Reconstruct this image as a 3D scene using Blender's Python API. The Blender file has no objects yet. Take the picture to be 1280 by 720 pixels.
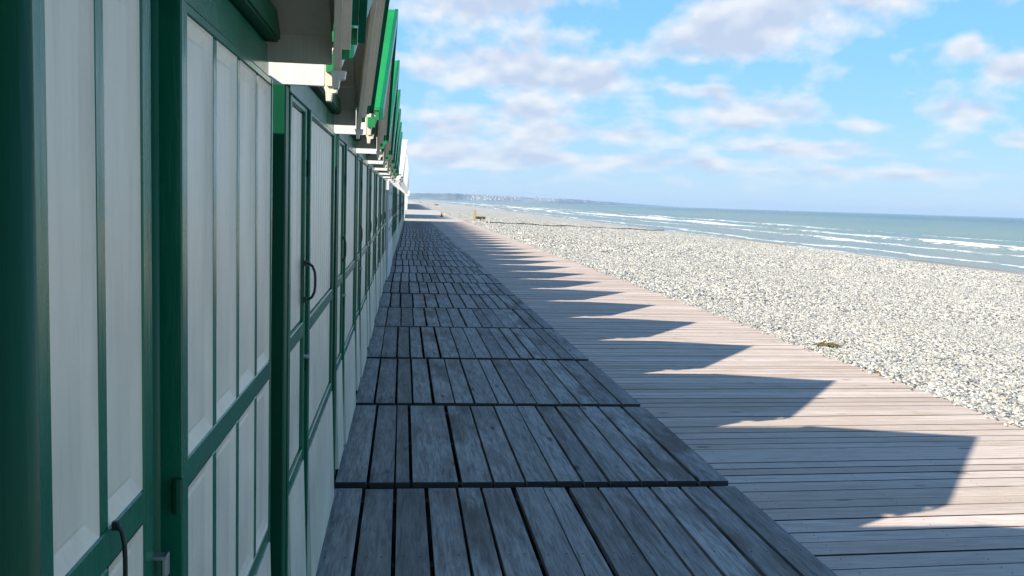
import bpy, bmesh, math, random
from mathutils import Vector, Matrix
random.seed(7)
R = math.radians
S = 1.6                       # eye height above the boardwalk; plan measures are given in eye heights
sc = bpy.context.scene
col = sc.collection
SEA_Z = -2.2
SUN_TO = Vector((-1.52, -0.88, 1.0)).normalized()

# ------------------------------------------------------------------ helpers
class MB:
    def __init__(s): s.v = []; s.f = []; s.m = []
    def add(s, vs, fs, mi=0):
        n = len(s.v); s.v += [tuple(p) for p in vs]; s.f += [tuple(n+i for i in f) for f in fs]; s.m += [mi]*len(fs)
    def hexa(s, p, mi=0):     # 8 points: bottom 0-3, top 4-7 (same winding)
        s.add(p, [(3,2,1,0),(4,5,6,7),(0,1,5,4),(1,2,6,5),(2,3,7,6),(3,0,4,7)], mi)
    def box(s, x0,x1,y0,y1,z0,z1, mi=0):
        s.hexa([(x0,y0,z0),(x1,y0,z0),(x1,y1,z0),(x0,y1,z0),(x0,y0,z1),(x1,y0,z1),(x1,y1,z1),(x0,y1,z1)], mi)
    def prism(s, poly, axis, a, b, mi=0):   # poly of 2D points; axis 'x': (y,z), 'y': (x,z), 'z': (x,y)
        def P(p,t): return {'x':(t,p[0],p[1]),'y':(p[0],t,p[1]),'z':(p[0],p[1],t)}[axis]
        n=len(poly); vs=[P(p,a) for p in poly]+[P(p,b) for p in poly]
        fs=[tuple(range(n))[::-1], tuple(range(n,2*n))]+[(i,(i+1)%n,n+(i+1)%n,n+i) for i in range(n)]
        s.add(vs,fs,mi)
    def tube(s, pts, r, n=10, mi=0):
        pts=[Vector(p) for p in pts]; rings=[]
        for i,p in enumerate(pts):
            d=(pts[min(i+1,len(pts)-1)]-pts[max(i-1,0)]).normalized()
            a=d.cross(Vector((0,1,0)));
            if a.length<.1: a=d.cross(Vector((1,0,0)))
            a.normalize(); b=d.cross(a)
            rr=r[i] if isinstance(r,(list,tuple)) else r
            rings.append([p+a*rr*math.cos(t*2*math.pi/n)+b*rr*math.sin(t*2*math.pi/n) for t in range(n)])
        vs=[q for g in rings for q in g]; fs=[]
        for i in range(len(rings)-1):
            for t in range(n): fs.append((i*n+t,i*n+(t+1)%n,(i+1)*n+(t+1)%n,(i+1)*n+t))
        fs.append(tuple(range(n))[::-1]); fs.append(tuple(range(len(vs)-n,len(vs))))
        s.add(vs,fs,mi)
    def build(s, name, mats, parent=None, scale=S, bevel=0, smooth=False, seg=1):
        me=bpy.data.meshes.new(name)
        me.from_pydata([(x*scale,y*scale,z*scale) for x,y,z in s.v],[],s.f)
        if not isinstance(mats,(list,tuple)): mats=[mats]
        for m in mats: me.materials.append(m)
        if len(mats)>1: me.polygons.foreach_set('material_index', s.m)
        bm=bmesh.new(); bm.from_mesh(me)
        bmesh.ops.recalc_face_normals(bm, faces=bm.faces)
        if bevel:
            bmesh.ops.bevel(bm, geom=[e for e in bm.edges if len(e.link_faces)==2 and e.calc_face_angle(0)>.5], offset=bevel, segments=seg, affect='EDGES', clamp_overlap=True)
        bm.to_mesh(me); bm.free()
        if smooth: me.polygons.foreach_set('use_smooth',[True]*len(me.polygons))
        o=bpy.data.objects.new(name,me); col.objects.link(o)
        if parent: o.parent=parent
        return o
def tag(o, label=None, cat=None, group=None, kind=None):
    if label: o['label']=label
    if cat: o['category']=cat
    if group: o['group']=group
    if kind: o['kind']=kind
    return o
def empty(name, loc=(0,0,0), rz=0):
    o=bpy.data.objects.new(name,None); col.objects.link(o); o.location=loc; o.rotation_euler=(0,0,rz); o.empty_display_size=.2
    return o
KIDS={}
def kids(o): return [c for c in bpy.data.objects if c.parent==o]
def copy_tree(o, parent=None, tree=None):
    c=o.copy(); col.objects.link(c); c.parent=parent
    for ch in (tree or kids)(o) if tree is None else tree[o.name]: copy_tree(ch,c,tree)
    return c

# ------------------------------------------------------------------ materials
class NT:
    def __init__(s,name):
        s.m=bpy.data.materials.new(name); s.m.use_nodes=True; s.t=s.m.node_tree; s.t.nodes.clear()
        s.out=s.n('ShaderNodeOutputMaterial'); s.b=s.n('ShaderNodeBsdfPrincipled'); s.l(s.b.outputs[0],s.out.inputs[0])
    def n(s,t,**k):
        x=s.t.nodes.new(t)
        for a,b in k.items(): setattr(x,a,b)
        return x
    def l(s,a,b): s.t.links.new(a,b)
    def set(s,x,**k):
        for a,b in k.items():
            a=a.replace('_',' ')
            if hasattr(b,'links') or isinstance(b,bpy.types.NodeSocket): s.l(b,x.inputs[a])
            else: x.inputs[a].default_value=b
        return x
    def coord(s,which='Object'): return s.n('ShaderNodeTexCoord').outputs[which]
    def mapping(s,v,scale=(1,1,1),loc=None):
        m=s.n('ShaderNodeMapping'); s.l(v,m.inputs[0]); m.inputs['Scale'].default_value=scale
        if loc is not None: s.l(loc,m.inputs['Location'])
        return m.outputs[0]
    def noise(s,v,scale,detail=4,rough=.55,dist=0,out='Fac'):
        n=s.n('ShaderNodeTexNoise'); s.l(v,n.inputs['Vector']); n.inputs['Scale'].default_value=scale; n.inputs['Detail'].default_value=detail
        n.inputs['Roughness'].default_value=rough; n.inputs['Distortion'].default_value=dist
        return n.outputs[out]
    def ramp(s,f,stops,interp='LINEAR'):
        r=s.n('ShaderNodeValToRGB'); s.l(f,r.inputs[0]); e=r.color_ramp.elements; r.color_ramp.interpolation=interp
        while len(e)<len(stops): e.new(.5)
        for i,(p,c) in enumerate(stops):
            e[i].position=p; e[i].color=(c if isinstance(c,(tuple,list)) else (c,c,c))+((1,) if not isinstance(c,(tuple,list)) or len(c)==3 else ())if isinstance(c,(tuple,list)) else (c,c,c,1)
        return r.outputs[0]
    def mix(s,f,a,b,mode='MIX'):
        m=s.n('ShaderNodeMix',data_type='RGBA',blend_type=mode)
        for i,x in ((0,f),(6,a),(7,b)):
            if isinstance(x,bpy.types.NodeSocket): s.l(x,m.inputs[i])
            else: m.inputs[i].default_value=x if i==0 else (*x,1)[:4]
        return m.outputs[2]
    def math(s,op,a,b=0,c=0,clamp=False):
        m=s.n('ShaderNodeMath',operation=op,use_clamp=clamp)
        for i,x in enumerate((a,b,c)):
            if isinstance(x,bpy.types.NodeSocket): s.l(x,m.inputs[i])
            else: m.inputs[i].default_value=x
        return m.outputs[0]
    def bump(s,h,strength=.3,dist=.01,prev=None):
        b=s.n('ShaderNodeBump'); b.inputs['Strength'].default_value=strength; b.inputs['Distance'].default_value=dist; s.l(h,b.inputs['Height'])
        if prev is not None: s.l(prev,b.inputs['Normal'])
        return b.outputs[0]
    def base(s,c):
        if isinstance(c,bpy.types.NodeSocket): s.l(c,s.b.inputs['Base Color'])
        else: s.b.inputs['Base Color'].default_value=(*c,1)

def paint(name, c, rough=.4, wear=(.3,.25,.2), wearamt=.5, bumpy=.25):
    t=NT(name); v=t.coord()
    big=t.noise(v,3,5); fine=t.noise(t.mapping(v,(60,60,5)),1,4)
    m=t.mix(t.ramp(big,[(.3,0),(.75,1)]), tuple(x*.86 for x in c), tuple(min(1,x*1.1) for x in c))
    m=t.mix(t.math('MULTIPLY',t.ramp(fine,[(.50,0),(.75,1)]),.35), m, tuple(x*.70 for x in c))
    run=t.noise(t.mapping(v,(14,14,.9)),1,5,.6); m=t.mix(t.math('MULTIPLY',t.ramp(run,[(.52,0),(.72,1)]),.30), m, tuple(a*.55+b_*.25 for a,b_ in zip(c,wear)))
    spots=t.noise(v,38,6,.7)
    m=t.mix(t.math('MULTIPLY',t.ramp(spots,[(.70,0),(.74,1)]),wearamt), m, wear)
    t.base(m); t.b.inputs['IOR'].default_value=1.45
    t.l(t.ramp(big,[(.3,rough-.05),(.7,rough+.08)]),t.b.inputs['Roughness'])
    nb=t.bump(t.noise(t.mapping(v,(90,90,9)),1,3),bumpy,.004)
    t.l(nb,t.b.inputs['Normal'])
    return t.m
def wood(name, c1, c2, brown, along='y', rough=.75, brownamt=.6, streak=1.0):
    t=NT(name); v=t.coord(); g=t.n('ShaderNodeNewGeometry').outputs['Random Per Island']
    cb=t.n('ShaderNodeCombineXYZ'); t.l(t.math('MULTIPLY',g,37.0),cb.inputs[0]); t.l(t.math('MULTIPLY',g,91.0),cb.inputs[1]); t.l(t.math('MULTIPLY',g,53.0),cb.inputs[2])
    sc_={'y':(1,.07,1),'x':(.07,1,1)}[along]
    w=t.mapping(v,sc_,cb.outputs[0])
    grain=t.noise(w,90,5,.65,.6); grain2=t.noise(w,24,4,.6,1.5); 
    blotch=t.noise(t.mapping(v,tuple(.25 if x<1 else 1 for x in sc_),cb.outputs[0]),5,5,.6)
    wn=t.n('ShaderNodeTexWhiteNoise',noise_dimensions='1D'); t.l(g,wn.inputs['W']); rnd=wn.outputs['Value']
    c=t.mix(rnd,c1,c2)
    wn2=t.n('ShaderNodeTexWhiteNoise',noise_dimensions='1D'); t.l(t.math('ADD',g,3.3),wn2.inputs['W'])
    c=t.mix(t.math('MULTIPLY',t.math('MULTIPLY',t.ramp(blotch,[(.42,0),(.62,1)]),t.ramp(wn2.outputs['Value'],[(.25,.15),(.9,1)])),brownamt),c,brown)
    c=t.mix(t.ramp(grain,[(.35,.42*streak),(.6,0)]),c,tuple(x*.45 for x in c1))
    c=t.mix(t.ramp(grain2,[(.3,.4*streak),(.55,0)]),c,tuple(x*.5 for x in brown))
    # knots
    vo=t.n('ShaderNodeTexVoronoi'); t.l(t.mapping(v,tuple(.3 if x<1 else 1 for x in sc_),cb.outputs[0]),vo.inputs['Vector']); vo.inputs['Scale'].default_value=5.5
    c=t.mix(t.ramp(vo.outputs['Distance'],[(.05,.75),(.12,0)]),c,(.06,.045,.035))
    # checks running along the grain
    crack=t.noise(t.mapping(v,tuple(.03 if x<1 else 1 for x in sc_),cb.outputs[0]),60,2,.5,.3)
    c=t.mix(t.ramp(crack,[(.24,.85),(.29,0)]),c,(.03,.027,.025))
    t.base(c); t.b.inputs['Roughness'].default_value=rough; t.b.inputs['Specular IOR Level'].default_value=.25
    n1=t.bump(grain,.45,.004); t.l(t.bump(grain2,.35,.006,n1),t.b.inputs['Normal'])
    return t.m
def plain(name,c,rough=.6,metal=0,var=.15,scale=20):
    t=NT(name); n=t.noise(t.coord(),scale,5)
    t.base(t.mix(n,tuple(x*(1-var) for x in c),tuple(min(1,x*(1+var)) for x in c))); t.b.inputs['Roughness'].default_value=rough; t.b.inputs['Metallic'].default_value=metal
    return t.m
M={}
M['green']=paint('green_gloss_paint',(.006,.150,.075),.22,(.03,.05,.03),.5)
M['dgreen']=paint('dark_green_paint',(.004,.085,.036),.45,(.02,.03,.02),.5)
[n.inputs['Specular IOR Level'].__setattr__('default_value',.22) for n in M['dgreen'].node_tree.nodes if n.type=='BSDF_PRINCIPLED']
M['lgreen']=paint('bright_green_paint',(.012,.27,.075),.45,(.02,.10,.04),.6)
M['cream']=paint('cream_paint',(.86,.75,.58),.38,(.35,.28,.2),.6)
M['beige']=paint('weathered_and_shaded_cream',(.42,.37,.27),.5,(.25,.2,.13),.6)
M['white']=paint('white_paint',(.80,.79,.76),.4,(.5,.45,.4),.4)
M['roofgrey']=plain('grey_roof_felt',(.42,.42,.40),.8)
M['roofwhite']=plain('pale_roof_sheet',(.78,.78,.76),.6)
M['iron']=plain('dark_painted_iron',(.015,.03,.022),.4,.2)
M['steel']=plain('dull_galvanised_steel',(.45,.45,.43),.4,.8)
M['deck']=wood('weathered_grey_deck_boards',(.27,.255,.24),(.58,.56,.53),(.14,.11,.085),'y',brownamt=.8,streak=1.35)
M['walk']=wood('weathered_pale_boardwalk',(.56,.455,.385),(.78,.66,.58),(.50,.365,.25),'x',brownamt=.7,streak=.8)
M['joist']=plain('dark_timber_and_gap_shade',(.05,.045,.04),.9)  # joist timber; also the painted shade on board edges and below gaps
M['nail']=plain('rusty_nail_heads',(.05,.035,.03),.7,.3)
M['oldwood']=plain('pale_yellow_timber',(.34,.29,.19),.8)
M['darkwood']=plain('dark_timber',(.10,.09,.06),.8)
M['concrete']=plain('pale_concrete',(.50,.47,.42),.9,0,.12,2)
M['red']=plain('red_plastic',(.55,.03,.02),.5)
M['weed']=plain('dry_brown_seaweed',(.12,.09,.04),.9,0,.5,60)
M['house']=plain('pale_render_wall',(.42,.41,.39),.9)
M['houseroof']=plain('slate_roof',(.25,.2,.19),.9)

# ------------------------------------------------------------------ setting: ground, boardwalk, concrete
WALK_X=2.95*S; YEND=44.2*S
g=MB(); g.box(-60,WALK_X,-30,700,-.6,-.17); tag(g.build('ground',M['concrete'],scale=1),kind='structure')
g=MB(); g.box(-1.2,WALK_X,-12,YEND,-.165,-.16); tag(g.build('gap_shade_sheet',M['joist'],scale=1),kind='structure')  # dark sheet added as painted shade below the plank gaps
# boardwalk: boards laid across the walk, slightly askew
b=MB(); nl=MB(); sub=MB()
y=-3.0; sk=.045
while y<YEND:
    w=random.choice([.115,.12,.13,.15,.16,.165])
    gap=random.choice([.009,.013,.018]) if y<25 else .010
    x0=1.13*S; z=random.uniform(-.002,.002)
    x1=WALK_X+random.uniform(-.015,.02)
    b.hexa([(x0,y+x0*sk,-.03),(x1,y+x1*sk,-.03),(x1,y+w+x1*sk,-.03),(x0,y+w+x0*sk,-.03),
            (x0,y+x0*sk,z),(x1,y+x1*sk,z),(x1,y+w+x1*sk,z),(x0,y+w+x0*sk,z)])
    if y<14:
        for jx in (2.05,2.75,3.45,4.15,4.62):
            for q in (.3,.72):
                xx=jx+random.uniform(-.012,.012); yy=y+w*q+xx*sk
                b.prism([(xx+.0045*math.cos(a),yy+.0045*math.sin(a)) for a in [i*math.pi/3 for i in range(6)]],'z',z+.0006,z+.0018,1)
    y+=w+gap
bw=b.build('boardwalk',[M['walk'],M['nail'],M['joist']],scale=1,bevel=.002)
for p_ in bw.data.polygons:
    if abs(p_.normal.y)>.9 and p_.material_index==0: p_.material_index=2      # joint faces painted dark to stand in for gap shade
bw; tag(bw,kind='structure')
for jx in (2.05,2.75,3.45,4.15,4.62): sub.box(jx-.03,jx+.03,-3,YEND,-.15,-.035)
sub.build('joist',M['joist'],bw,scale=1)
# concrete promenade beyond the boards
g=MB(); g.box(-20,WALK_X-.05,YEND+.1,640,-.15,.0); tag(g.build('concrete_promenade',M['concrete'],scale=1),kind='structure')

# ------------------------------------------------------------------ raised deck sections
def ordn(i): return ['nearest','second','third','fourth','fifth','sixth','seventh','eighth','ninth','tenth','eleventh','twelfth'][i]
edges=[-.75,.53,1.83,3.085,4.32,5.60,6.98,8.22,9.47]
while edges[-1]<40.5: edges.append(edges[-1]+1.305+random.uniform(-.02,.02))
def wall_x(Y):
    P=[(-9,-.22),(8,-.22),(14,-.20),(22,-.13),(36,-.04),(41,0)]
    for (a,p),(c,q) in zip(P,P[1:]):
        if Y<=c: return p+(q-p)*(Y-a)/(c-a)
    return 0
TOP=.055
for i in range(len(edges)-1):
    ya,yb=edges[i]*S,edges[i+1]*S
    near= i<9
    root=empty('deck_section',(0,ya,0))
    k=i-2
    if k<0: lab='grey plank deck section %s the hut doors, just behind the viewpoint'%('before' if k==-1 else 'farther back before')
    elif k<12: lab=('grey plank deck section before the huts, %s from the camera'%ordn(k))
    else: lab='distant grey plank deck section before the far huts'
    tag(root,lab,'deck','plank deck sections along the huts')
    b=MB(); nb=MB(); jb=MB()
    x=wall_x(edges[i])*S+.012; xe=1.19*S*.982
    L=yb-ya-(.10 if i in (2,4) else random.choice([.055,.07,.085]) if i<7 else .11)
    n=random.choice([13,14,14,15]); ws=[random.choice([.8,1,1,1,1.05,1.2]) for _ in range(n)]
    if k==1: ws[2]=.45; ws[3]=1.5
    gp=[(random.choice([.011,.015,.019,.026]) if i<7 else .026) for _ in range(n)]
    tot=xe-x-sum(gp[:-1]); u=tot/sum(ws)
    for j in range(n):
        w=ws[j]*u; z=TOP+random.uniform(-.002,.002); a=random.uniform(0,.008); c=L-random.uniform(0,.008); t=random.uniform(-.003,.003)
        b.hexa([(x,a,.022),(x+w,a,.022),(x+w+t,c,.022),(x+t,c,.022),(x,a,z),(x+w,a,z),(x+w+t,c,z),(x+t,c,z)])
        if near:
            for yy in (.05,L*.5,L-.05):
                for q in (.25,.75):
                    xx=x+w*q+random.uniform(-.008,.008); y2=yy+random.uniform(-.012,.012)
                    b.prism([(xx+.0055*math.cos(a_),y2+.0055*math.sin(a_)) for a_ in [m_*math.pi/3 for m_ in range(6)]],'z',z+.0006,z+.0018,1)
        x+=w+gp[j]
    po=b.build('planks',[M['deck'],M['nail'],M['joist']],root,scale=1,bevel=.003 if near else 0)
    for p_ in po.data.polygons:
        if p_.normal.y<-.95 and p_.material_index==0: p_.material_index=2      # near plank ends darkened: end grain plus painted gap shade
    for yy in (.10,L*.5,L-.10): jb.box(wall_x(edges[i])*S,xe-.02,yy-.03,yy+.03,-.06,.020)
    jb.box(xe-.06,xe-.025,.02,L-.02,-.02,.0195)
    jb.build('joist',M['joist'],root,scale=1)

# ------------------------------------------------------------------ beach huts
EW,EZ,PZ=.552,1.295,1.715          # half roof width, eave top, peak top
VE,VP=.150,.195                    # verge at eave / at peak
def slope_prism(mb, side, x0e,x1e,x0p,x1p, dt, db, s_in=0.0, s_out=EW, mi=0):
    """board following one roof slope: vertical band from dt to db below the roof top line, x range given at eave and at peak"""
    def zt(s): return PZ+(EZ-PZ)*s/EW
    def lx(a,b_,s): return b_+(a-b_)*s/EW
    P=[]
    for s in (s_in,s_out):
        for d in (db,dt):
            P.append([(lx(x0e,x0p,s),side*s,zt(s)-d),(lx(x1e,x1p,s),side*s,zt(s)-d)])
    (ib,it,ob,ot)=P
    mb.hexa([ib[0],ib[1],ob[1],ob[0],it[0],it[1],ot[1],ot[0]],mi)
def leaf_boards(mb,a,b_,z0,z1,x,n,cham=.0):
    w=(b_-a)/n
    for j in range(n):
        ya,yb=a+j*w+.0024,a+(j+1)*w-.0024
        if cham: mb.hexa([(x-.02,ya,z0),(x,ya,z0),(x,yb,z0),(x-.02,yb,z0),(x-.02,ya,z1),(x-cham,ya,z1),(x-cham,yb,z1),(x-.02,yb,z1)][:8])
        else: mb.box(x-.012,x,ya,yb,z0,z1)
def inset_panel(mb,a,b_,z0,z1,x,m=.016,d=.0065):
    # recessed panel with sloping moulding and a flat field with shallow reeds
    o=[(x,a,z0),(x,b_,z0),(x,b_,z1),(x,a,z1)]
    o2=[(x-.002,a+.003,z0+.003),(x-.002,b_-.003,z0+.003),(x-.002,b_-.003,z1-.003),(x-.002,a+.003,z1-.003)]
    i1=[(x-d,a+m,z0+m),(x-d,b_-m,z0+m),(x-d,b_-m,z1-m),(x-d,a+m,z1-m)]
    m2=m+.004
    i2=[(x-d+.0012,a+m2,z0+m2),(x-d+.0012,b_-m2,z0+m2),(x-d+.0012,b_-m2,z1-m2),(x-d+.0012,a+m2,z1-m2)]
    q=lambda k:(k,(k+1)%4)
    vs=o+o2+i1+i2; fs=[]
    for r in range(3):
        for k in range(4): fs.append((r*4+k,r*4+(k+1)%4,(r+1)*4+(k+1)%4,(r+1)*4+k))
    fs.append((12,13,14,15)); mb.add(vs,fs)
def handle(parent,y,zc,x,hl=.043,pr=.026,tr=.0034):
    mb=MB(); (mb.box(x,x+.0022,y-.005,y+.005,zc-hl*1.3,zc+hl*1.3) if pr>.02 else None)
    mb.tube([(x+.002,y,zc-hl),(x+pr*.45,y,zc-hl),(x+pr*.75,y,zc-hl*.85),(x+pr*.95,y,zc-hl*.55),(x+pr,y,zc-hl*.2),(x+pr,y,zc+hl*.2),(x+pr*.95,y,zc+hl*.55),(x+pr*.75,y,zc+hl*.85),(x+pr*.45,y,zc+hl),(x+.002,y,zc+hl)],tr,12)
    q=.6 if pr<.0105 else 1; mb.box(x,x+.008*q,y-.004*q,y+.004*q,zc+hl-.006*q,zc+hl+.006*q); mb.box(x,x+.008*q,y-.004*q,y+.004*q,zc-hl-.006*q,zc-hl+.006*q)
    return mb.build('handle',M['iron'],parent,smooth=False)
def hinge(parent,y,z,x,h=.02):
    mb=MB(); mb.tube([(x,y,z-h),(x,y,z+h)],.005,8); mb.box(x-.006,x-.001,y,y+.006,z-h*.8,z+h*.8)
    return mb.build('hinge',M['dgreen'],parent)
def bolt(parent,y,z,x):
    mb=MB(); mb.tube([(x,y,z),(x+.012,y,z)],[.006,.005],8); return mb.build('bolt',M['steel'],parent)

def make_hut(kind, cw, cg, roofm, shell=None, verge=(VE,VP), trim_up=0.0):
    """kind 'panel' (mouldings) or 'board' (upright boards)"""
    G_=cg; root=empty('beach_hut'); VE,VP=verge
    W=.585 if kind=='panel' else .58; lf=0.0; fr=-.028; back=-1.35
    # side and rear walls
    mb=MB(); mb.box(back,fr-.022,-W+.0015,-W+.02,0,1.225); mb.box(back,fr-.022,W-.02,W-.004,0,1.225); mb.box(back,back+.016,-W+.02,W-.02,0,1.225)
    mb.prism([(-W+.02,1.225),(W-.02,1.225),(0,PZ-.06)],'x',back,back+.016)
    mb.build('side_wall',shell or M['dgreen'],root)
    # front posts
    for sg in (-1,1):
        mb=MB(); y0,y1=(-W,-W+.045) if sg<0 else (W-(.006 if kind=='panel' else .03),W); mb.box(fr-.02,fr+(.012 if kind=='panel' else .022),y0,y1,0,1.20); mb.build('corner_post',M['dgreen'] if cg is M['green'] else G_,root,bevel=.004)
    # header and beam
    mb=MB(); mb.box(fr-.02,-.004,-W+.046,W-.031,1.191,1.243); mb.build('header_board',G_,root,bevel=.003)
    mb=MB(); mb.box(fr,.016,-W+.03,W-.03,1.246,1.292); mb.build('header_beam',M['dgreen'] if cg is M['green'] else G_,root,bevel=.006,seg=2)
    # gable wall
    mb=MB(); 
    zt=lambda s: PZ+(EZ-PZ)*s/EW-.05
    n=22
    for j in range(n):
        a=-.56+j*1.12/n; c=a+1.12/n-.003; a0,c0=abs(a),abs(c)
        mb.hexa([(fr-.02,a,1.20 if 0 else 1.251),(fr-.002,a,1.251),(fr-.002,c,1.251),(fr-.02,c,1.251),(fr-.02,a,max(1.254,zt(a0))),(fr-.002,a,max(1.254,zt(a0))),(fr-.002,c,max(1.254,zt(c0))),(fr-.02,c,max(1.254,zt(c0)))])
    mb.build('gable_panel',M['cream'] if cg is M['green'] else cw,root)
    # sill
    mb=MB(); mb.box(fr-.02,.006 if kind=='panel' else -.010,-W,W,.0,.045); mb.build('base_rail',G_,root,bevel=.004)
    # door leaf and shutter leaf
    L0,L1,K0,K1=(-.40,-.11,-.06,.578) if kind=='panel' else (-.505,-.215,-.185,.545)
    lx0=-.016 if kind=='panel' else -.006
    mb=MB(); mb.box(fr-.018,fr-.004,-W+.046,W-.031,.046,1.190); mb.build('frame_backing',M['dgreen'] if cg is M['green'] else G_,root)
    Z=[(.720,1.184),(.430,.688)]
    for nm,a,c,x,cols in (('door',L0,L1,lx0,2),('shutter_leaf',K0,K1,lf,4)):
        fbm=MB(); pm=MB(); lw=MB()
        st=.025 if (kind=='panel' and nm=='shutter_leaf') else (.035 if kind=='panel' else .022); en=.022 if kind!='panel' else (.012 if cols==4 else .03)
        mul=.0215 if kind=='panel' else 0
        T=.028 if nm=='shutter_leaf' else .02
        fbm.box(x-T,x,a,a+st,.05,1.190); fbm.box(x-T,x,c-en,c,.05,1.190)
        ia,ic=a+st,c-en
        for z0,z1 in ((.688,.720),(.395,.430)): fbm.box(x-T,x-.001,ia,ic,z0,z1)
        fbm.box(x-T,x-.001,ia,ic,1.179,1.190); fbm.box(x-T,x-.001,ia,ic,.05,.066)
        if kind=='panel':
            w=(ic-ia-(cols-1)*mul)/cols
            for j in range(cols):
                pa=ia+j*(w+mul)
                if j: fbm.box(x-T,x-.0015,pa-mul,pa,.431,.687); fbm.box(x-T,x-.0015,pa-mul,pa,.721,1.178)
                inset_panel(pm,pa,pa+w,.721,1.178,x-.002); inset_panel(pm,pa,pa+w,.431,.687,x-.002)
        else:
            nb=3 if cols==2 else 10
            for z0,z1 in ((.721,1.178),(.431,.687)):
                leaf_boards(pm,ia+.001,ic-.001,z0,z1,x-.008,nb)
                for j in range(nb+1):      # narrow green cover strips between groups
                    if nb==10 and j in (2,4,6,8): 
                        yy=ia+(ic-ia)*j/nb; 
        nb=3 if cols==2 else 9
        leaf_boards(lw,a+.012,c-.012,.068,.402,x+.012,nb,cham=.010)
        o=fbm.build(nm,G_,root,bevel=.0025)
        pm.build('panel',cw,o,bevel=0 if kind=='panel' else .004); lw.build('lower_boarding',cw,o,bevel=.0012)
        if nm=='door':
            if kind=='panel': handle(o,a+.163,.685,x,.036,.010,.0020)
            else: handle(o,c-.045,.812,x,.040,.026 if verge[0]<.12 else .011,.0030); bolt(o,c-.012,.64,x)
        else:
            for hz in ((.69,.25) if kind=='panel' else (.25,.62,1.06)): hinge(o,a-.006,hz,x-.004,.018)
    if kind=='panel':
        mb=MB(); mb.tube([(fr-.004,-.088,.05),(fr-.004,-.088,1.185)],.017,14); mb.tube([(fr+.006,-.445,.05),(fr+.006,-.445,1.185)],.026,16); mb.build('round_moulding',M['dgreen'],root,smooth=True)
        mb=MB(); mb.box(fr,-.004,-.112,-.098,.640,.644); mb.box(-.008,-.004,-.112,-.098,.622,.644); mb.build('latch_keeper',M['steel'],root,bevel=.001)
    # roof: covering on top, boards beneath, fascias, layered bargeboards
    for sg in (-1,1):
        mb=MB(); slope_prism(mb,sg,back-.05,VE,back-.05,VP,0,.010,0,EW+.003); ro=mb.build('roof_slope',roofm,root)
        mb=MB(); slope_prism(mb,sg,back-.04,VE-.0505,back-.04,VP-.0505,.0105,.037,.0,EW-.012)
        xs=[-.027,.018,.063]
        for k_,xa in enumerate(xs):
            xb=xa+.043
            slope_prism(mb,sg,xa,xb,xa,xb,.0375,.042,.0,EW-.09)
        slope_prism(mb,sg,-.027,VE-.052,-.027,VE-.052,.0375,.045,EW-.088,EW-.012)
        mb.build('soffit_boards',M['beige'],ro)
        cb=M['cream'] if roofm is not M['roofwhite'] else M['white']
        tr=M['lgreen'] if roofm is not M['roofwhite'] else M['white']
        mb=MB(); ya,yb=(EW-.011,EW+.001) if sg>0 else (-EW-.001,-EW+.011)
        mb.box(back-.04,VE-.052,ya,yb,EZ-(.080 if sg>0 else .093),EZ-.012); mb.build('eave_fascia',M['beige'] if sg>0 else M['white'],ro,bevel=.0012)  # near fascia white, far one darker beige: sun and shade put in the paint
        def barge(xo,xi,dt,db,so,mat):      # xo, xi: distances of the two faces behind the verge
            mb=MB(); slope_prism(mb,sg,VE-xo,VE-xi,VP-xo,VP-xi,dt,db,0,so); return mb.build('bargeboard',mat,ro,bevel=.001)
        b1=barge(.050,.037,.0265,.090,EW+.004,cb)
        b2=barge(.0365,.0225,.0105,.064,EW-.010,cb)
        b3=barge(.022,.011,.0105,.048,EW-.035,M['green'] if kind=='panel' else cb)
        mb=MB(); slope_prism(mb,sg,VE-.0105,VE+.002,VP-.0105,VP+.002,-.003-trim_up,.034,0,EW+.010); mb.build('verge_trim',M['green'] if tr is M['lgreen'] else tr,ro,bevel=.001)
        # painted caps on the feet of the boards
        for bo,xa,xb,z0,z1,yo in ((b1,VE-.049,VE-.024,EZ-.068,EZ-.036,EW+.0045),(b2,VE-.0235,VE-.012,EZ-.044,EZ-.018,EW+.0045)):
            mb=MB(); mb.box(xa,xb,min(sg*yo,sg*(yo+.007)),max(sg*yo,sg*(yo+.007)),z0,z1); mb.build('foot_cap',tr,ro)
        # small carved end block under the foot of the boards
        mb=MB(); yc=sg*(EW-.010)
        mb.prism([(VE-.054,EZ-.091),(VE-.028,EZ-.091),(VE-.030,EZ-.104),(VE-.038,EZ-.106),(VE-.040,EZ-.120),(VE-.049,EZ-.120),(VE-.050,EZ-.104)],'y',yc-.010,yc+.010); mb.build('end_block',cb,ro,bevel=.001)
    return root

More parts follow.
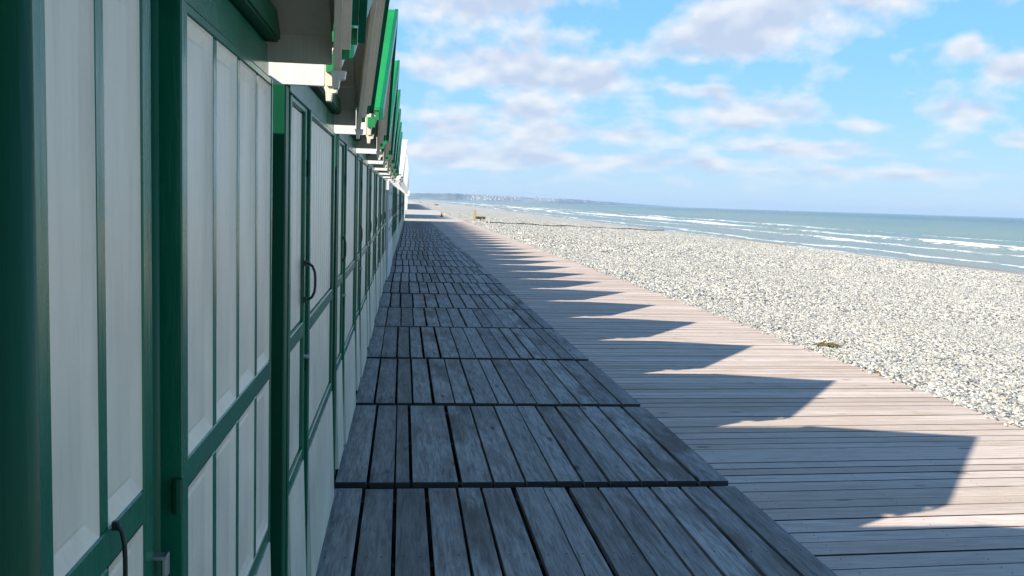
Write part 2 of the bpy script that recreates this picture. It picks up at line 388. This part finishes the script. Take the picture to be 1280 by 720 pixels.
def tree_of(root):
    d={}
    def rec(o):
        d[o.name]=[c for c in bpy.data.objects if c.parent==o]
        for c in d[o.name]: rec(c)
    rec(root); return d
protoA=make_hut('panel',M['cream'],M['green'],M['lgreen'])
protoB=make_hut('board',M['cream'],M['green'],M['lgreen'],None,(.136,.172))
protoN=make_hut('board',M['cream'],M['green'],M['lgreen'],None,(.112,.190),.022)
protoC=make_hut('board',M['white'],M['white'],M['roofwhite'],M['white'])
protoD=make_hut('board',M['cream'],M['green'],M['roofwhite'])
trees={p.name:tree_of(p) for p in (protoA,protoB,protoN,protoC,protoD)}
used=set()
def place_hut(p,x,y,lab,group='beach huts in a long row'):
    o=p if p.name not in used else copy_tree(p,None,trees[p.name])
    used.add(p.name); o.location=(x*S,y*S,0); tag(o,lab,'beach hut',group)
    return o
for i in range(-2,31):
    Yc=1.0+1.31*i; j=i
    kind=protoA if i<=0 else protoB
    if i==1: kind=protoN
    if i in (8,9): kind=protoC
    if i>=10: kind=protoD
    if i in (14,15,21,22,27): kind=protoC
    x=wall_x(Yc)
    if i in (8,9): x+=.03
    elif i>9: x+=.02
    if i==-2: lab='green and cream beach hut with inset panels, two behind the viewpoint'
    elif i==-1: lab='green and cream beach hut with inset panels, just behind the viewpoint'
    elif i==0: lab='nearest green and cream hut with moulded inset panels filling the left edge'
    elif i==1: lab='green and cream boarded hut with bow handle next to the moulded panel hut'
    elif i<8: lab='green and cream boarded beach hut with green roof, %s hut from the camera'%ordn(i)
    elif i in (8,9): lab='all white beach hut with pale roof, %s hut from the camera'%ordn(i)
    elif i<12: lab='cream and green beach hut with white roof, %s hut from the camera'%ordn(i)
    elif kind is protoC: lab='distant all white beach hut far along the row'
    else: lab='distant cream and green beach hut with white roof far along the row'
    place_hut(kind,x+(0 if kind is protoA else .010),Yc+(.015 if kind is protoA else 0),lab)
# farther blocks of huts, a few pixels each: one plain mesh per hut
def far_hut():
    mb=MB(); W=.58
    mb.box(-1.35,0,-W,W,0,1.22,0); mb.prism([(-W,1.22),(W,1.22),(0,PZ-.03)],'x',-1.35,0,0)
    mb.box(.001,.012,-.5,-.2,.05,1.15,1); mb.box(.001,.012,-.17,.54,.05,1.15,1)
    for sg in (-1,1): slope_prism(mb,sg,-1.4,VE,-1.4,VP,0,.04,0,EW,2)
    o=mb.build('beach_hut',[M['white'],M['cream'],M['roofwhite']]); return o
fh=far_hut(); first=True
for blk,(y0,n,xx,lab) in enumerate(((46.6,9,.055,'white beach hut in the short far block past the first gap'),(85.0,70,.31,'tiny white beach hut in the farthest row beyond the open concrete'))):
    for k in range(n):
        o=fh if first else fh.copy()
        if not first: col.objects.link(o)
        first=False
        o.location=((xx+.003*k)*S,(y0+.6+1.31*k)*S,0); tag(o,lab,'beach hut','far blocks of beach huts')

# ------------------------------------------------------------------ beach (shingle) and pebbles
XS=11.07*(S-SEA_Z)            # shoreline distance
def shore_z(x,y):
    t=(x-WALK_X)/(XS-WALK_X)
    z=-.05+(SEA_Z+.05)*t
    z+= .035*math.sin(x*.9+math.sin(y*.13)*1.5)*min(1,max(0,t*6)) + .02*math.sin(x*2.3+y*.4)*math.sin(y*.7+x*.2)*min(1,max(0,t*12))
    return z
def grid(xs,ys,zf):
    vs=[(x,y,zf(x,y)) for y in ys for x in xs]; n=len(xs)
    fs=[(j*n+i,j*n+i+1,(j+1)*n+i+1,(j+1)*n+i) for j in range(len(ys)-1) for i in range(n-1)]
    return vs,fs
def gridobj(name,xs,ys,zf,mat,smooth=True):
    vs,fs=grid(xs,ys,zf); me=bpy.data.meshes.new(name); me.from_pydata(vs,[],fs); me.materials.append(mat)
    me.polygons.foreach_set('use_smooth',[smooth]*len(fs)); o=bpy.data.objects.new(name,me); col.objects.link(o); return o
def series(segs):
    r=[]
    for a,b_,st in segs:
        x=a
        while x<b_-1e-6: r.append(x); x+=st
    r.append(segs[-1][1]); return r
PEB=[(p_,tuple(min(1,x*w_) for x,w_ in zip(c_,(1.16,1.13,1.07)))) for p_,c_ in [(0.0,(.05,.055,.06)),(.10,(.15,.16,.17)),(.22,(.27,.275,.26)),(.36,(.40,.385,.34)),(.50,(.24,.265,.275)),(.60,(.38,.33,.24)),(.67,(.50,.485,.44)),(.86,(.35,.36,.35)),(.94,(.64,.62,.58))]]
t=NT('shingle'); v=t.coord()
vo=t.n('ShaderNodeTexVoronoi'); t.l(v,vo.inputs['Vector']); vo.inputs['Scale'].default_value=13
vo2=t.n('ShaderNodeTexVoronoi'); t.l(v,vo2.inputs['Vector']); vo2.inputs['Scale'].default_value=4.2
sp=t.n('ShaderNodeSeparateColor'); t.l(vo.outputs['Color'],sp.inputs[0]); sp2=t.n('ShaderNodeSeparateColor'); t.l(vo2.outputs['Color'],sp2.inputs[0])
c=t.ramp(sp.outputs[0],PEB,'CONSTANT')
c=t.mix(t.ramp(vo.outputs['Distance'],[(.7,0),(1,.5)]),c,(.16,.16,.16))
c=t.mix(.25,c,t.ramp(sp2.outputs[0],PEB,'CONSTANT'))
big=t.noise(t.mapping(v,(.35,.08,1)),1,4); c=t.mix(t.ramp(big,[(.25,.25),(.7,.75)]),c,(.60,.565,.49))
gr_=t.noise(v,2.2,5,.75); c=t.mix(t.ramp(gr_,[(.42,.0),(.62,.55)]),c,(.33,.32,.295)); c=t.mix(t.ramp(t.noise(v,5.5,4,.8),[(.55,0),(.66,.6)]),c,(.62,.60,.56))
# damp band by the water
sx=t.n('ShaderNodeSeparateXYZ'); t.l(v,sx.inputs[0])
wet=t.ramp(t.math('DIVIDE',t.math('SUBTRACT',sx.outputs[0],XS-2.2),2.2,clamp=True),[(0,0),(.6,.6),(1,.8)])
c=t.mix(wet,c,(.20,.18,.15)); t.base(c); t.b.inputs['Roughness'].default_value=.85
t.l(t.bump(t.math('SUBTRACT',1,vo.outputs['Distance']),.9,.04),t.b.inputs['Normal'])
M['shingle']=t.m
xs=series([(WALK_X-.25,WALK_X+.26,.25),(WALK_X+.5,XS+14,.6)])
bz=gridobj('shingle_beach',xs,series([(-12,60,.8),(60,300,6),(300,1600,60)]),lambda x,y: shore_z(x,y) if x>WALK_X+.05 else -.09,M['shingle']); tag(bz,kind='structure')

# pebbles as scattered real stones (stuff)
t=NT('pebble_stone'); oi=t.n('ShaderNodeObjectInfo').outputs['Random']
c=t.ramp(oi,PEB,'CONSTANT'); v=t.coord(); c=t.mix(t.ramp(t.noise(v,30,4),[(.4,0),(.75,.45)]),c,(.25,.24,.22)); t.base(c); t.b.inputs['Roughness'].default_value=.7
M['pebble']=t.m
def pebble_field(name,xs,ys,dens,smin,smax,seed,lab):
    o=gridobj(name,xs,ys,lambda x,y: .014 if x<WALK_X+.03 and seed==6 else shore_z(x,y)+.004,M['pebble'])
    ng=bpy.data.node_groups.new(name,'GeometryNodeTree'); ng.interface.new_socket('Geometry',in_out='INPUT',socket_type='NodeSocketGeometry'); ng.interface.new_socket('Geometry',in_out='OUTPUT',socket_type='NodeSocketGeometry')
    N=lambda tp,**k: _n(ng,tp,**k); L=ng.links.new
    gi=N('NodeGroupInput'); go=N('NodeGroupOutput')
    dp=N('GeometryNodeDistributePointsOnFaces'); dp.inputs['Density'].default_value=dens; dp.inputs['Seed'].default_value=seed
    L(gi.outputs[0],dp.inputs['Mesh'])
    gti=N('GeometryNodeGeometryToInstance')
    for k in range(4):
        ic=N('GeometryNodeMeshIcoSphere'); ic.inputs['Radius'].default_value=1; ic.inputs['Subdivisions'].default_value=3 if smin>.02 and dens>200 else 2
        pos=N('GeometryNodeInputPosition'); ad=N('ShaderNodeVectorMath',operation='ADD'); L(pos.outputs[0],ad.inputs[0]); ad.inputs[1].default_value=(k*7.3,k*3.1,k)
        no=N('ShaderNodeTexNoise'); no.inputs['Scale'].default_value=.9; no.inputs['Detail'].default_value=1; L(ad.outputs[0],no.inputs['Vector'])
        mp=N('ShaderNodeMapRange'); L(no.outputs[0],mp.inputs[0]); mp.inputs[3].default_value=.55; mp.inputs[4].default_value=1.45
        sc_=N('ShaderNodeVectorMath',operation='SCALE'); L(pos.outputs[0],sc_.inputs[0]); L(mp.outputs[0],sc_.inputs['Scale'])
        sp_=N('GeometryNodeSetPosition'); L(ic.outputs[0],sp_.inputs[0]); L(sc_.outputs[0],sp_.inputs['Position'])
        sh=N('GeometryNodeSetShadeSmooth'); L(sp_.outputs[0],sh.inputs[0])
        sm=N('GeometryNodeSetMaterial'); sm.inputs['Material'].default_value=M['pebble']; L(sh.outputs[0],sm.inputs[0]); L(sm.outputs[0],gti.inputs[0])
    iop=N('GeometryNodeInstanceOnPoints'); L(dp.outputs['Points'],iop.inputs['Points']); L(gti.outputs[0],iop.inputs['Instance']); iop.inputs['Pick Instance'].default_value=True
    rr=N('FunctionNodeRandomValue',data_type='FLOAT_VECTOR'); rr.inputs[0].default_value=(-.5,-.5,0); rr.inputs[1].default_value=(.5,.5,6.28)
    L(rr.outputs[0],iop.inputs['Rotation'])
    rs=N('FunctionNodeRandomValue',data_type='FLOAT_VECTOR'); rs.inputs[0].default_value=(smin,smin*.9,smin*.5); rs.inputs[1].default_value=(smax,smax*.75,smax*.55); rs.inputs['Seed'].default_value=5
    L(rs.outputs[0],iop.inputs['Scale'])
    jn=N('GeometryNodeJoinGeometry'); L(iop.outputs[0],jn.inputs[0])
    L(jn.outputs[0],go.inputs[0])
    md=o.modifiers.new('scatter','NODES'); md.node_group=ng
    tag(o,lab,'pebbles',kind='stuff'); return o
def _n(ng,tp,**k):
    x=ng.nodes.new(tp)
    for a,b_ in k.items(): setattr(x,a,b_)
    return x
X0=WALK_X+.02
pebble_field('pebbles',series([(X0,13,.3)]),series([(3,16,.3)]),850,.012,.031,1,'loose grey and white pebbles beside the boardwalk')
pebble_field('pebbles',series([(X0,20,.5)]),series([(16,34,.5)]),230,.020,.045,2,'pale pebbles farther along the shingle beach')
pebble_field('pebbles',series([(13,24,.5)]),series([(8,16,.5)]),200,.020,.045,3,'pale pebbles on the slope towards the water')
pebble_field('pebbles',series([(X0,26,.8)]),series([(34,70,.8)]),45,.03,.07,4,'far pebbles of the shingle beach')
pebble_field('pebbles',series([(WALK_X-.10,WALK_X+.02,.06)]),series([(3,40,.5)]),60,.010,.026,6,'stray pebbles lying on the seaward edge of the boardwalk')
pebble_field('pebbles',series([(20,38,.8)]),series([(14,34,.8)]),70,.025,.055,7,'pale pebbles low on the beach near the water')
pebble_field('pebbles',series([(26,39,.8)]),series([(34,110,1)]),28,.035,.08,8,'distant pebbles low on the beach near the water')
pebble_field('pebbles',series([(X0,26,.8)]),series([(70,125,1)]),26,.035,.08,9,'distant pebbles high on the beach past the bench')
# pebbles that rolled onto the edge of the boardwalk are left with the beach

# seaweed clumps
def clump(x,y,r,lab):
    mb=MB(); rnd=random.Random(int(x*100))
    for k in range(70):
        a=rnd.uniform(0,6.28); d=rnd.random()**.5*r; px,py=d*math.cos(a)*1.5,d*math.sin(a)*.7; h=(.15+.6*(1-d/r)*rnd.random())*r
        a2=rnd.uniform(0,6.28); l=rnd.uniform(.25,.6)*r
        mb.tube([(px-l*math.cos(a2),py-l*math.sin(a2),h*.4),(px,py,h),(px+l*math.cos(a2),py+l*math.sin(a2),h*.5)],[.03*r,.08*r,.03*r],5)
    o=mb.build('seaweed_clump',M['weed'],scale=1); o.location=(x,y,shore_z(x,y)+.01); tag(o,lab,'seaweed')
clump(3.221*S+.1,6.659*S+.15,.11,'brown dried seaweed clump lying on the pebbles near the boardwalk')
clump(2.984*S+.1,5.55*S,.035,'small dark seaweed scrap at the very edge of the boardwalk')

# ------------------------------------------------------------------ sea
t=NT('sea_water'); v=t.coord(); sx=t.n('ShaderNodeSeparateXYZ'); t.l(v,sx.inputs[0])
dist=t.math('SUBTRACT',sx.outputs[0],XS)         # metres off the shoreline
wob=t.noise(t.mapping(v,(.02,.02,1)),1,3)
d2=t.math('ADD',dist,t.math('MULTIPLY',t.math('SUBTRACT',wob,.5),16))
streak=t.noise(t.mapping(v,(.6,.24,1)),1,6,.7,.3)
fine=t.noise(t.mapping(v,(2.6,.9,1)),1,5,.7)
streak=t.math('ADD',t.math('MULTIPLY',streak,.62),t.math('MULTIPLY',fine,.38))
def band(c0,w): return t.math('SUBTRACT',1,t.math('MINIMUM',1,t.math('ABSOLUTE',t.math('DIVIDE',t.math('SUBTRACT',d2,c0),w))))
bands=t.math('MAXIMUM',t.math('MAXIMUM',t.math('MULTIPLY',band(33,9),.95),t.math('MULTIPLY',band(19,4),.78)),t.math('MAXIMUM',t.math('MULTIPLY',band(5,2.5),.8),t.math('MULTIPLY',band(52,8),.74)))
foam=t.ramp(t.math('ADD',streak,t.math('MULTIPLY',bands,.30)),[(.68,0),(.73,1)])
lap=t.noise(t.mapping(v,(1.2,.25,1)),1,4)
edge=t.ramp(t.math('ADD',t.math('MULTIPLY',dist,.5),t.math('MULTIPLY',lap,1.6)),[(.60,0),(.75,1)] )
swash=t.math('MULTIPLY',edge,t.ramp(t.math('ADD',t.math('MULTIPLY',dist,.5),t.math('MULTIPLY',lap,1.6)),[(.85,.8),(1.0,0)]))
foam=t.math('MAXIMUM',foam,swash)
deep=t.ramp(t.math('DIVIDE',dist,400,clamp=True),[(0,(.27,.27,.21)),(.12,(.19,.24,.175)),(.5,(.13,.20,.145)),(1,(.04,.10,.11))])
patch=t.noise(t.mapping(v,(.012,.004,1)),1,3); deep=t.mix(t.ramp(patch,[(.45,0),(.65,.5)]),deep,(.10,.17,.19))
t.base(t.mix(foam,deep,(.92,.92,.90)))
t.b.inputs['IOR'].default_value=1.33; t.b.inputs['Specular IOR Level'].default_value=.35
t.l(t.math('ADD',.22,t.math('MULTIPLY',foam,.6)),t.b.inputs['Roughness'])
w1=t.noise(t.mapping(v,(.9,.28,1)),1,5,.6); w2=t.noise(t.mapping(v,(4,1.6,1)),1,4,.6)
t.l(t.bump(w2,.5,.12,t.bump(w1,.8,.7)),t.b.inputs['Normal'])
M['sea']=t.m
def sea_z(x,y):
    d=x-XS; wv=0
    for c0,w,h in ((33,2.2,.42),(19,1.8,.22),(5,1.3,.12),(52,3,.3),(75,4,.3)):
        q=(d-c0-3*math.sin(y*.021+c0)-1.2*math.sin(y*.083+c0*2))/w
        wv+=h*math.exp(-q*q)*(.6+.4*math.sin(y*.11+c0))
    return SEA_Z+wv
so=gridobj('sea',series([(XS-14,XS+95,.8),(XS+95,XS+1200,60),(XS+1200,18000,2500)]),series([(-60,220,2.5),(220,900,12),(900,3000,150),(3000,18000,2500)]),sea_z,M['sea']); tag(so,kind='structure')

# ------------------------------------------------------------------ headland, far town
t=NT('chalk_and_turf'); v=t.coord(); sx=t.n('ShaderNodeSeparateXYZ'); t.l(v,sx.inputs[0])
n_=t.noise(t.mapping(v,(.004,.004,.02)),1,5)
c=t.mix(t.ramp(n_,[(.4,0),(.6,1)]),(.07,.09,.07),(.26,.26,.25)); t.base(c); t.b.inputs['Roughness'].default_value=.95
M['cliff']=t.m
prof=[(-3.0,.34,7200),(.3,.35,7200),(2.7,.43,7400),(4.7,.44,7600),(6.5,.39,8000),(7.6,.34,8300),(9,.32,8700),(10.6,.28,9300),(12.6,.19,10500),(14.6,.10,12500),(16,.045,15000),(17,.01,16500)]
vs=[];nn=0
import itertools
fine=[]
for (a,e,d),(a2,e2,d2_) in zip(prof,prof[1:]):
    for k in range(8):
        q=k/8; fine.append((a+(a2-a)*q,e+(e2-e)*q,d+(d2_-d)*q))
rnd=random.Random(3)
STEEP=[(0,-1),(60,.45),(140,.92),(500,1.0),(1500,1.02),(1600,-1)]; TOWN=[(0,-1),(200,.12),(520,.52),(900,.9),(1400,1.0),(2200,-1)]
def prof_at(a):
    for (a0,e0,d0),(a1,e1,d1) in zip(prof,prof[1:]):
        if a<=a1: q=(a-a0)/(a1-a0); return e0+(e1-e0)*q,d0+(d1-d0)*q
    return prof[-1][1:]
def towny(a): return max(0,min(1,(a-3.2)/1.0,(9.5-a)/1.2))
def land(a,j): t_=towny(a); return tuple(STEEP[j][q]*(1-t_)+TOWN[j][q]*t_ for q in (0,1))
for a,e,d in fine:
    e=e*(1+rnd.uniform(-.05,.05)); hh=S+d*math.tan(R(e))
    for k,hq in [land(a,j) for j in range(6)]:
        hz=SEA_Z-3 if hq<0 else hh*hq; dd=d+k; vs.append((dd*math.sin(R(a)),dd*math.cos(R(a)),hz if hz<0 else hz*(1+rnd.uniform(-.02,.02))))
nf=len(fine); fs=[(i*6+j,(i+1)*6+j,(i+1)*6+j+1,i*6+j+1) for i in range(nf-1) for j in range(5)]
fs+= [tuple(range(6)), tuple(range((nf-1)*6,nf*6))[::-1]]
me=bpy.data.meshes.new('headland'); me.from_pydata(vs,[],fs); me.materials.append(M['cliff']); ho=bpy.data.objects.new('headland',me); col.objects.link(ho); tag(ho,kind='structure')
mb=MB(); mb.box(-8,8,-6,6,-14,7,0); mb.prism([(-8.6,7),(8.6,7),(0,12)],'y',-6.4,6.4,1)
h0=mb.build('town_house',[M['house'],M['houseroof']],scale=1); first=True
for k in range(90):
    a=rnd.gauss(5.6,1.1) if k<66 else rnd.uniform(8,13.5)
    if a<3.4: a+=1.5
    e,d=prof_at(a); hh=S+d*math.tan(R(e)); fr_=rnd.random()**1.3
    P0,P1,P2=land(a,1),land(a,2),land(a,3); q=fr_*2
    (ka,ha),(kb,hb)=((P0,P1) if q<1 else (P1,P2)); q=q%1
    dd=d+ka+(kb-ka)*q; zz=hh*(ha+(hb-ha)*q)*1.0+6
    o=h0 if first else h0.copy()
    if not first: col.objects.link(o)
    first=False
    o.location=(dd*math.sin(R(a)),dd*math.cos(R(a)),zz); o.rotation_euler=(0,0,rnd.uniform(0,3)); s=rnd.uniform(.55,1.05); o.scale=(s,s,s)
    tag(o,'tiny pale house of the town on the far headland','house','houses of the far coastal town')

# ------------------------------------------------------------------ beach furniture far along
def seat_bench(x,y,lab,s=1.0):
    root=empty('beach_bench',(x,y,shore_z(x,y)-.02)); tag(root,lab,'bench','benches at the head of the groynes'); root.scale=(s,s,s)
    mb=MB(); mb.box(-.75,.9,-.6,.6,-.1,.10); mb.build('plinth',M['concrete'],root,scale=1,bevel=.02)
    for yy in (-.5,.5):
        mb=MB(); mb.box(-.42,-.26,yy-.06,yy+.06,.10,1.02); mb.build('post',M['oldwood'],root,scale=1,bevel=.01)
        mb=MB(); mb.box(.18,.34,yy-.05,yy+.05,.10,.42); mb.build('leg',M['oldwood'],root,scale=1,bevel=.01)
    mb=MB()
    for k in range(3): mb.box(-.255,-.22,-.62,.62,.55+.15*k,.67+.15*k)
    mb.build('backrest',M['oldwood'],root,scale=1)
    mb=MB()
    for k in range(4): mb.box(-.20+k*.19,-.03+k*.19,-.62,.62,.425,.485)
    mb.box(-.2,.5,-.5,-.42,.30,.424); mb.box(-.2,.5,.42,.5,.30,.424)
    mb.build('seat',M['darkwood'],root,scale=1)
seat_bench(3.72*S,46.1*S,'yellowish wooden bench on the shingle beside the end of the boardwalk')
seat_bench(5.2*S,150*S,'small distant wooden bench on the upper beach, second along the shore',1.2)
seat_bench(4.6*S,262*S,'tiny faraway wooden bench near the vanishing end of the beach',1.2)
# low timber groyne running down from the bench
gr=empty('timber_groyne',(0,0,0)); tag(gr,'low dark timber groyne crossing the shingle below the bench','groyne')
mb=MB(); xa,ya,xb,yb=4.1*S,45.6*S,10.86*S*2.2,37.67*S*2.2
N_=40
for k in range(N_):
    q0,q1=k/N_,(k+.97)/N_; x0_,y0_=xa+(xb-xa)*q0,ya+(yb-ya)*q0; x1_,y1_=xa+(xb-xa)*q1,ya+(yb-ya)*q1
    z0,z1=shore_z(x0_,y0_),shore_z(x1_,y1_); hh=.09+random.uniform(-.02,.02)
    mb.hexa([(x0_,y0_,z0-.2),(x1_,y1_,z1-.2),(x1_,y1_+.09,z1-.2),(x0_,y0_+.09,z0-.2),(x0_,y0_,z0+hh),(x1_,y1_,z1+hh),(x1_,y1_+.09,z1+hh),(x0_,y0_+.09,z0+hh)])
mb.build('plank_wall',M['darkwood'],gr,scale=1)
for k in range(0,N_,5):
    q=k/N_; px,py=xa+(xb-xa)*q,ya+(yb-ya)*q; mb=MB(); mb.tube([(px,py-.1,shore_z(px,py)-.2),(px,py-.1,shore_z(px,py)+.14)],.05,8); mb.build('pile',M['darkwood'],gr,scale=1)
# red marker on the concrete
mb=MB(); mb.tube([(0,0,0),(0,0,.05),(0,0,.05),(0,0,.42),(0,0,.46)],[.16,.16,.10,.03,.01],12)
o=mb.build('marker_cone',M['red'],scale=1); o.location=(2.2*S,53.9*S,.0); tag(o,'tiny red marker cone standing on the far concrete promenade','cone')

# ------------------------------------------------------------------ sky, sun, camera
w=bpy.data.worlds.new('World'); sc.world=w; w.use_nodes=True; nt=w.node_tree; nt.nodes.clear()
T=NT.__new__(NT); T.t=nt
out=T.n('ShaderNodeOutputWorld'); bg=T.n('ShaderNodeBackground'); T.l(bg.outputs[0],out.inputs[0])
sky=T.n('ShaderNodeTexSky',sky_type='NISHITA'); sky.sun_disc=False; sky.sun_elevation=math.asin(SUN_TO.z); sky.sun_rotation=math.atan2(SUN_TO.x,SUN_TO.y)%(2*math.pi)
sky.altitude=0; sky.air_density=1.0; sky.dust_density=.2; sky.ozone_density=3.5
v=T.coord('Generated'); sx=T.n('ShaderNodeSeparateXYZ'); T.l(v,sx.inputs[0])
az=T.math('MULTIPLY',T.math('ARCTAN2',sx.outputs[0],sx.outputs[1]),180/math.pi); el=T.math('MULTIPLY',T.math('ARCSINE',sx.outputs[2]),180/math.pi)
def cloud_noise(delta,detail):
    e=T.math('ADD',el,delta)
    # clouds on a layer: they flatten and crowd towards the horizon
    hz=T.math('ADD',T.math('MAXIMUM',e,0),5.0)
    wv=T.math('MULTIPLY',T.math('LOGARITHM',hz,2.718),4.2)
    cb=T.n('ShaderNodeCombineXYZ'); T.l(T.math('MULTIPLY',az,.19),cb.inputs[0]); T.l(wv,cb.inputs[1])
    return T.noise(cb.outputs[0],1.6,detail,.52,0)
def cloud_blobs():
    blobs=None
    for (a,ee,wa,we,st) in CL:
        vm=T.n('ShaderNodeVectorMath',operation='MULTIPLY_ADD'); T.l(AE,vm.inputs[0]); vm.inputs[1].default_value=(1/wa,1/we,0); vm.inputs[2].default_value=(-a/wa,-ee/we,0)
        dt=T.n('ShaderNodeVectorMath',operation='DOT_PRODUCT'); T.l(vm.outputs[0],dt.inputs[0]); T.l(vm.outputs[0],dt.inputs[1])
        b_=T.math('DIVIDE',st,T.math('MULTIPLY_ADD',dt.outputs['Value'],dt.outputs['Value'],1.0))
        blobs=b_ if blobs is None else T.math('ADD',blobs,b_)
    return T.math('MULTIPLY',T.math('MINIMUM',blobs,1.15),.38)
aec=T.n('ShaderNodeCombineXYZ'); T.l(az,aec.inputs[0]); T.l(el,aec.inputs[1]); AE=aec.outputs[0]
CL=[(4.2,11.9,4.2,1.5,1.0),(5.0,8.1,4.0,1.2,1.0),(10.5,7.6,3.2,1.0,.9),(7.5,5.7,3.0,.7,.7),(21.8,11.2,4.6,1.5,1.1),(20.5,5.6,3.6,1.0,.95),(18.5,9.3,4.0,.8,.7),
    (24.5,3.6,4.6,.5,.8),(32.1,9.2,1.0,.7,.9),(34.4,8.0,1.3,.7,.95),(32.4,5.7,1.6,.7,.85),(11,4.3,4.2,.6,.75),(35.5,4.2,1.8,.5,.7),(3.5,2.8,5,.9,.85),(13,2.6,7,.5,.7),(29,2.2,9,.35,.75),(18,6.9,2.2,.45,.6),(27.5,5.0,1.6,.35,.6),(8.5,9.8,1.8,.5,.4),
    (28.5,12.5,4,1.0,.7),(35,12.6,3.5,1.0,.9),(-14,9,9,3,.8),(50,9,8,2,.8),(4,4.6,3,.8,.6)]
nz=cloud_noise(0.0,6); nu=cloud_noise(.7,2); den=T.math('ADD',nz,cloud_blobs())
mask=T.ramp(den,[(.575,0),(.84,1)])
low=T.ramp(T.math('DIVIDE',el,6,clamp=True),[(0,.85),(.35,.5),(1,0)])
shade=T.ramp(T.math('ADD',T.math('SUBTRACT',nu,nz),T.math('MULTIPLY',T.math('SUBTRACT',den,.62),.55)),[(-.02,0),(.24,1)])
K=1.0
ccol=T.mix(shade,(6.0*K,6.05*K,6.3*K),(3.9*K,4.4*K,5.5*K))
skyc=T.mix(1.0,sky.outputs[0],(.97,1.08,1.16),'MULTIPLY')
grad=T.ramp(T.math('DIVIDE',el,16,clamp=True),[(0,(.35,.47,.61)),(.12,(.31,.475,.63)),(.33,(.235,.465,.67)),(.62,(.175,.43,.68)),(1,(.15,.385,.66))])
grad=T.mix(1.0,grad,(10,10,10),'MULTIPLY')
veil=T.mix(T.ramp(T.math('DIVIDE',el,45,clamp=True),[(.25,.88),(1,0)]),skyc,grad)
# no cloud below the horizon
am=T.math('MULTIPLY',mask,T.ramp(T.math('DIVIDE',el,3,clamp=True),[(0,.1),(.3,.5),(1,.88)]))
final=T.mix(am,veil,ccol)
T.l(final,bg.inputs[0]); bg.inputs[1].default_value=.083

# sea air that pales the far coast
mb=MB(); mb.box(-2700,18300,-40,18300,SEA_Z-30,95); hz=mb.build('haze',plain('sea_haze',(1,1,1)),scale=1); tag(hz,kind='stuff')
hm=hz.data.materials[0]; ht=hm.node_tree; ht.nodes.clear(); ho_=ht.nodes.new('ShaderNodeOutputMaterial'); hv=ht.nodes.new('ShaderNodeVolumePrincipled')
hv.inputs['Color'].default_value=(.58,.78,1,1); hv.inputs['Density'].default_value=.00009; hv.inputs['Anisotropy'].default_value=.0; ht.links.new(hv.outputs[0],ho_.inputs['Volume'])
sl=bpy.data.lights.new('sun','SUN'); sl.energy=4.9; sl.angle=R(.53); sl.color=(1,.93,.82)
so_=bpy.data.objects.new('sun',sl); col.objects.link(so_); so_.rotation_euler=(-SUN_TO).to_track_quat('-Z','Y').to_euler()

cam=bpy.data.cameras.new('camera'); co=bpy.data.objects.new('camera',cam); col.objects.link(co); sc.camera=co
cam.sensor_width=36; cam.lens=36*1150/1280; cam.clip_start=.03; cam.clip_end=60000
X_=Vector((.99276,.01967,.11846)); Y_=Vector((-.11605,-.09628,.98857)); Z_=Vector((.03085,-.99516,-.09330))
m=Matrix(((X_[0],-X_[1],-X_[2]),(Y_[0],-Y_[1],-Y_[2]),(Z_[0],-Z_[1],-Z_[2]))).to_4x4()
co.matrix_world=Matrix.Translation((0,0,S))@m
vs_=sc.view_settings; vs_.view_transform='Standard'; vs_.look='None'; vs_.exposure=0.9; vs_.gamma=1; vs_.use_curve_mapping=False
sc.cycles.max_bounces=8
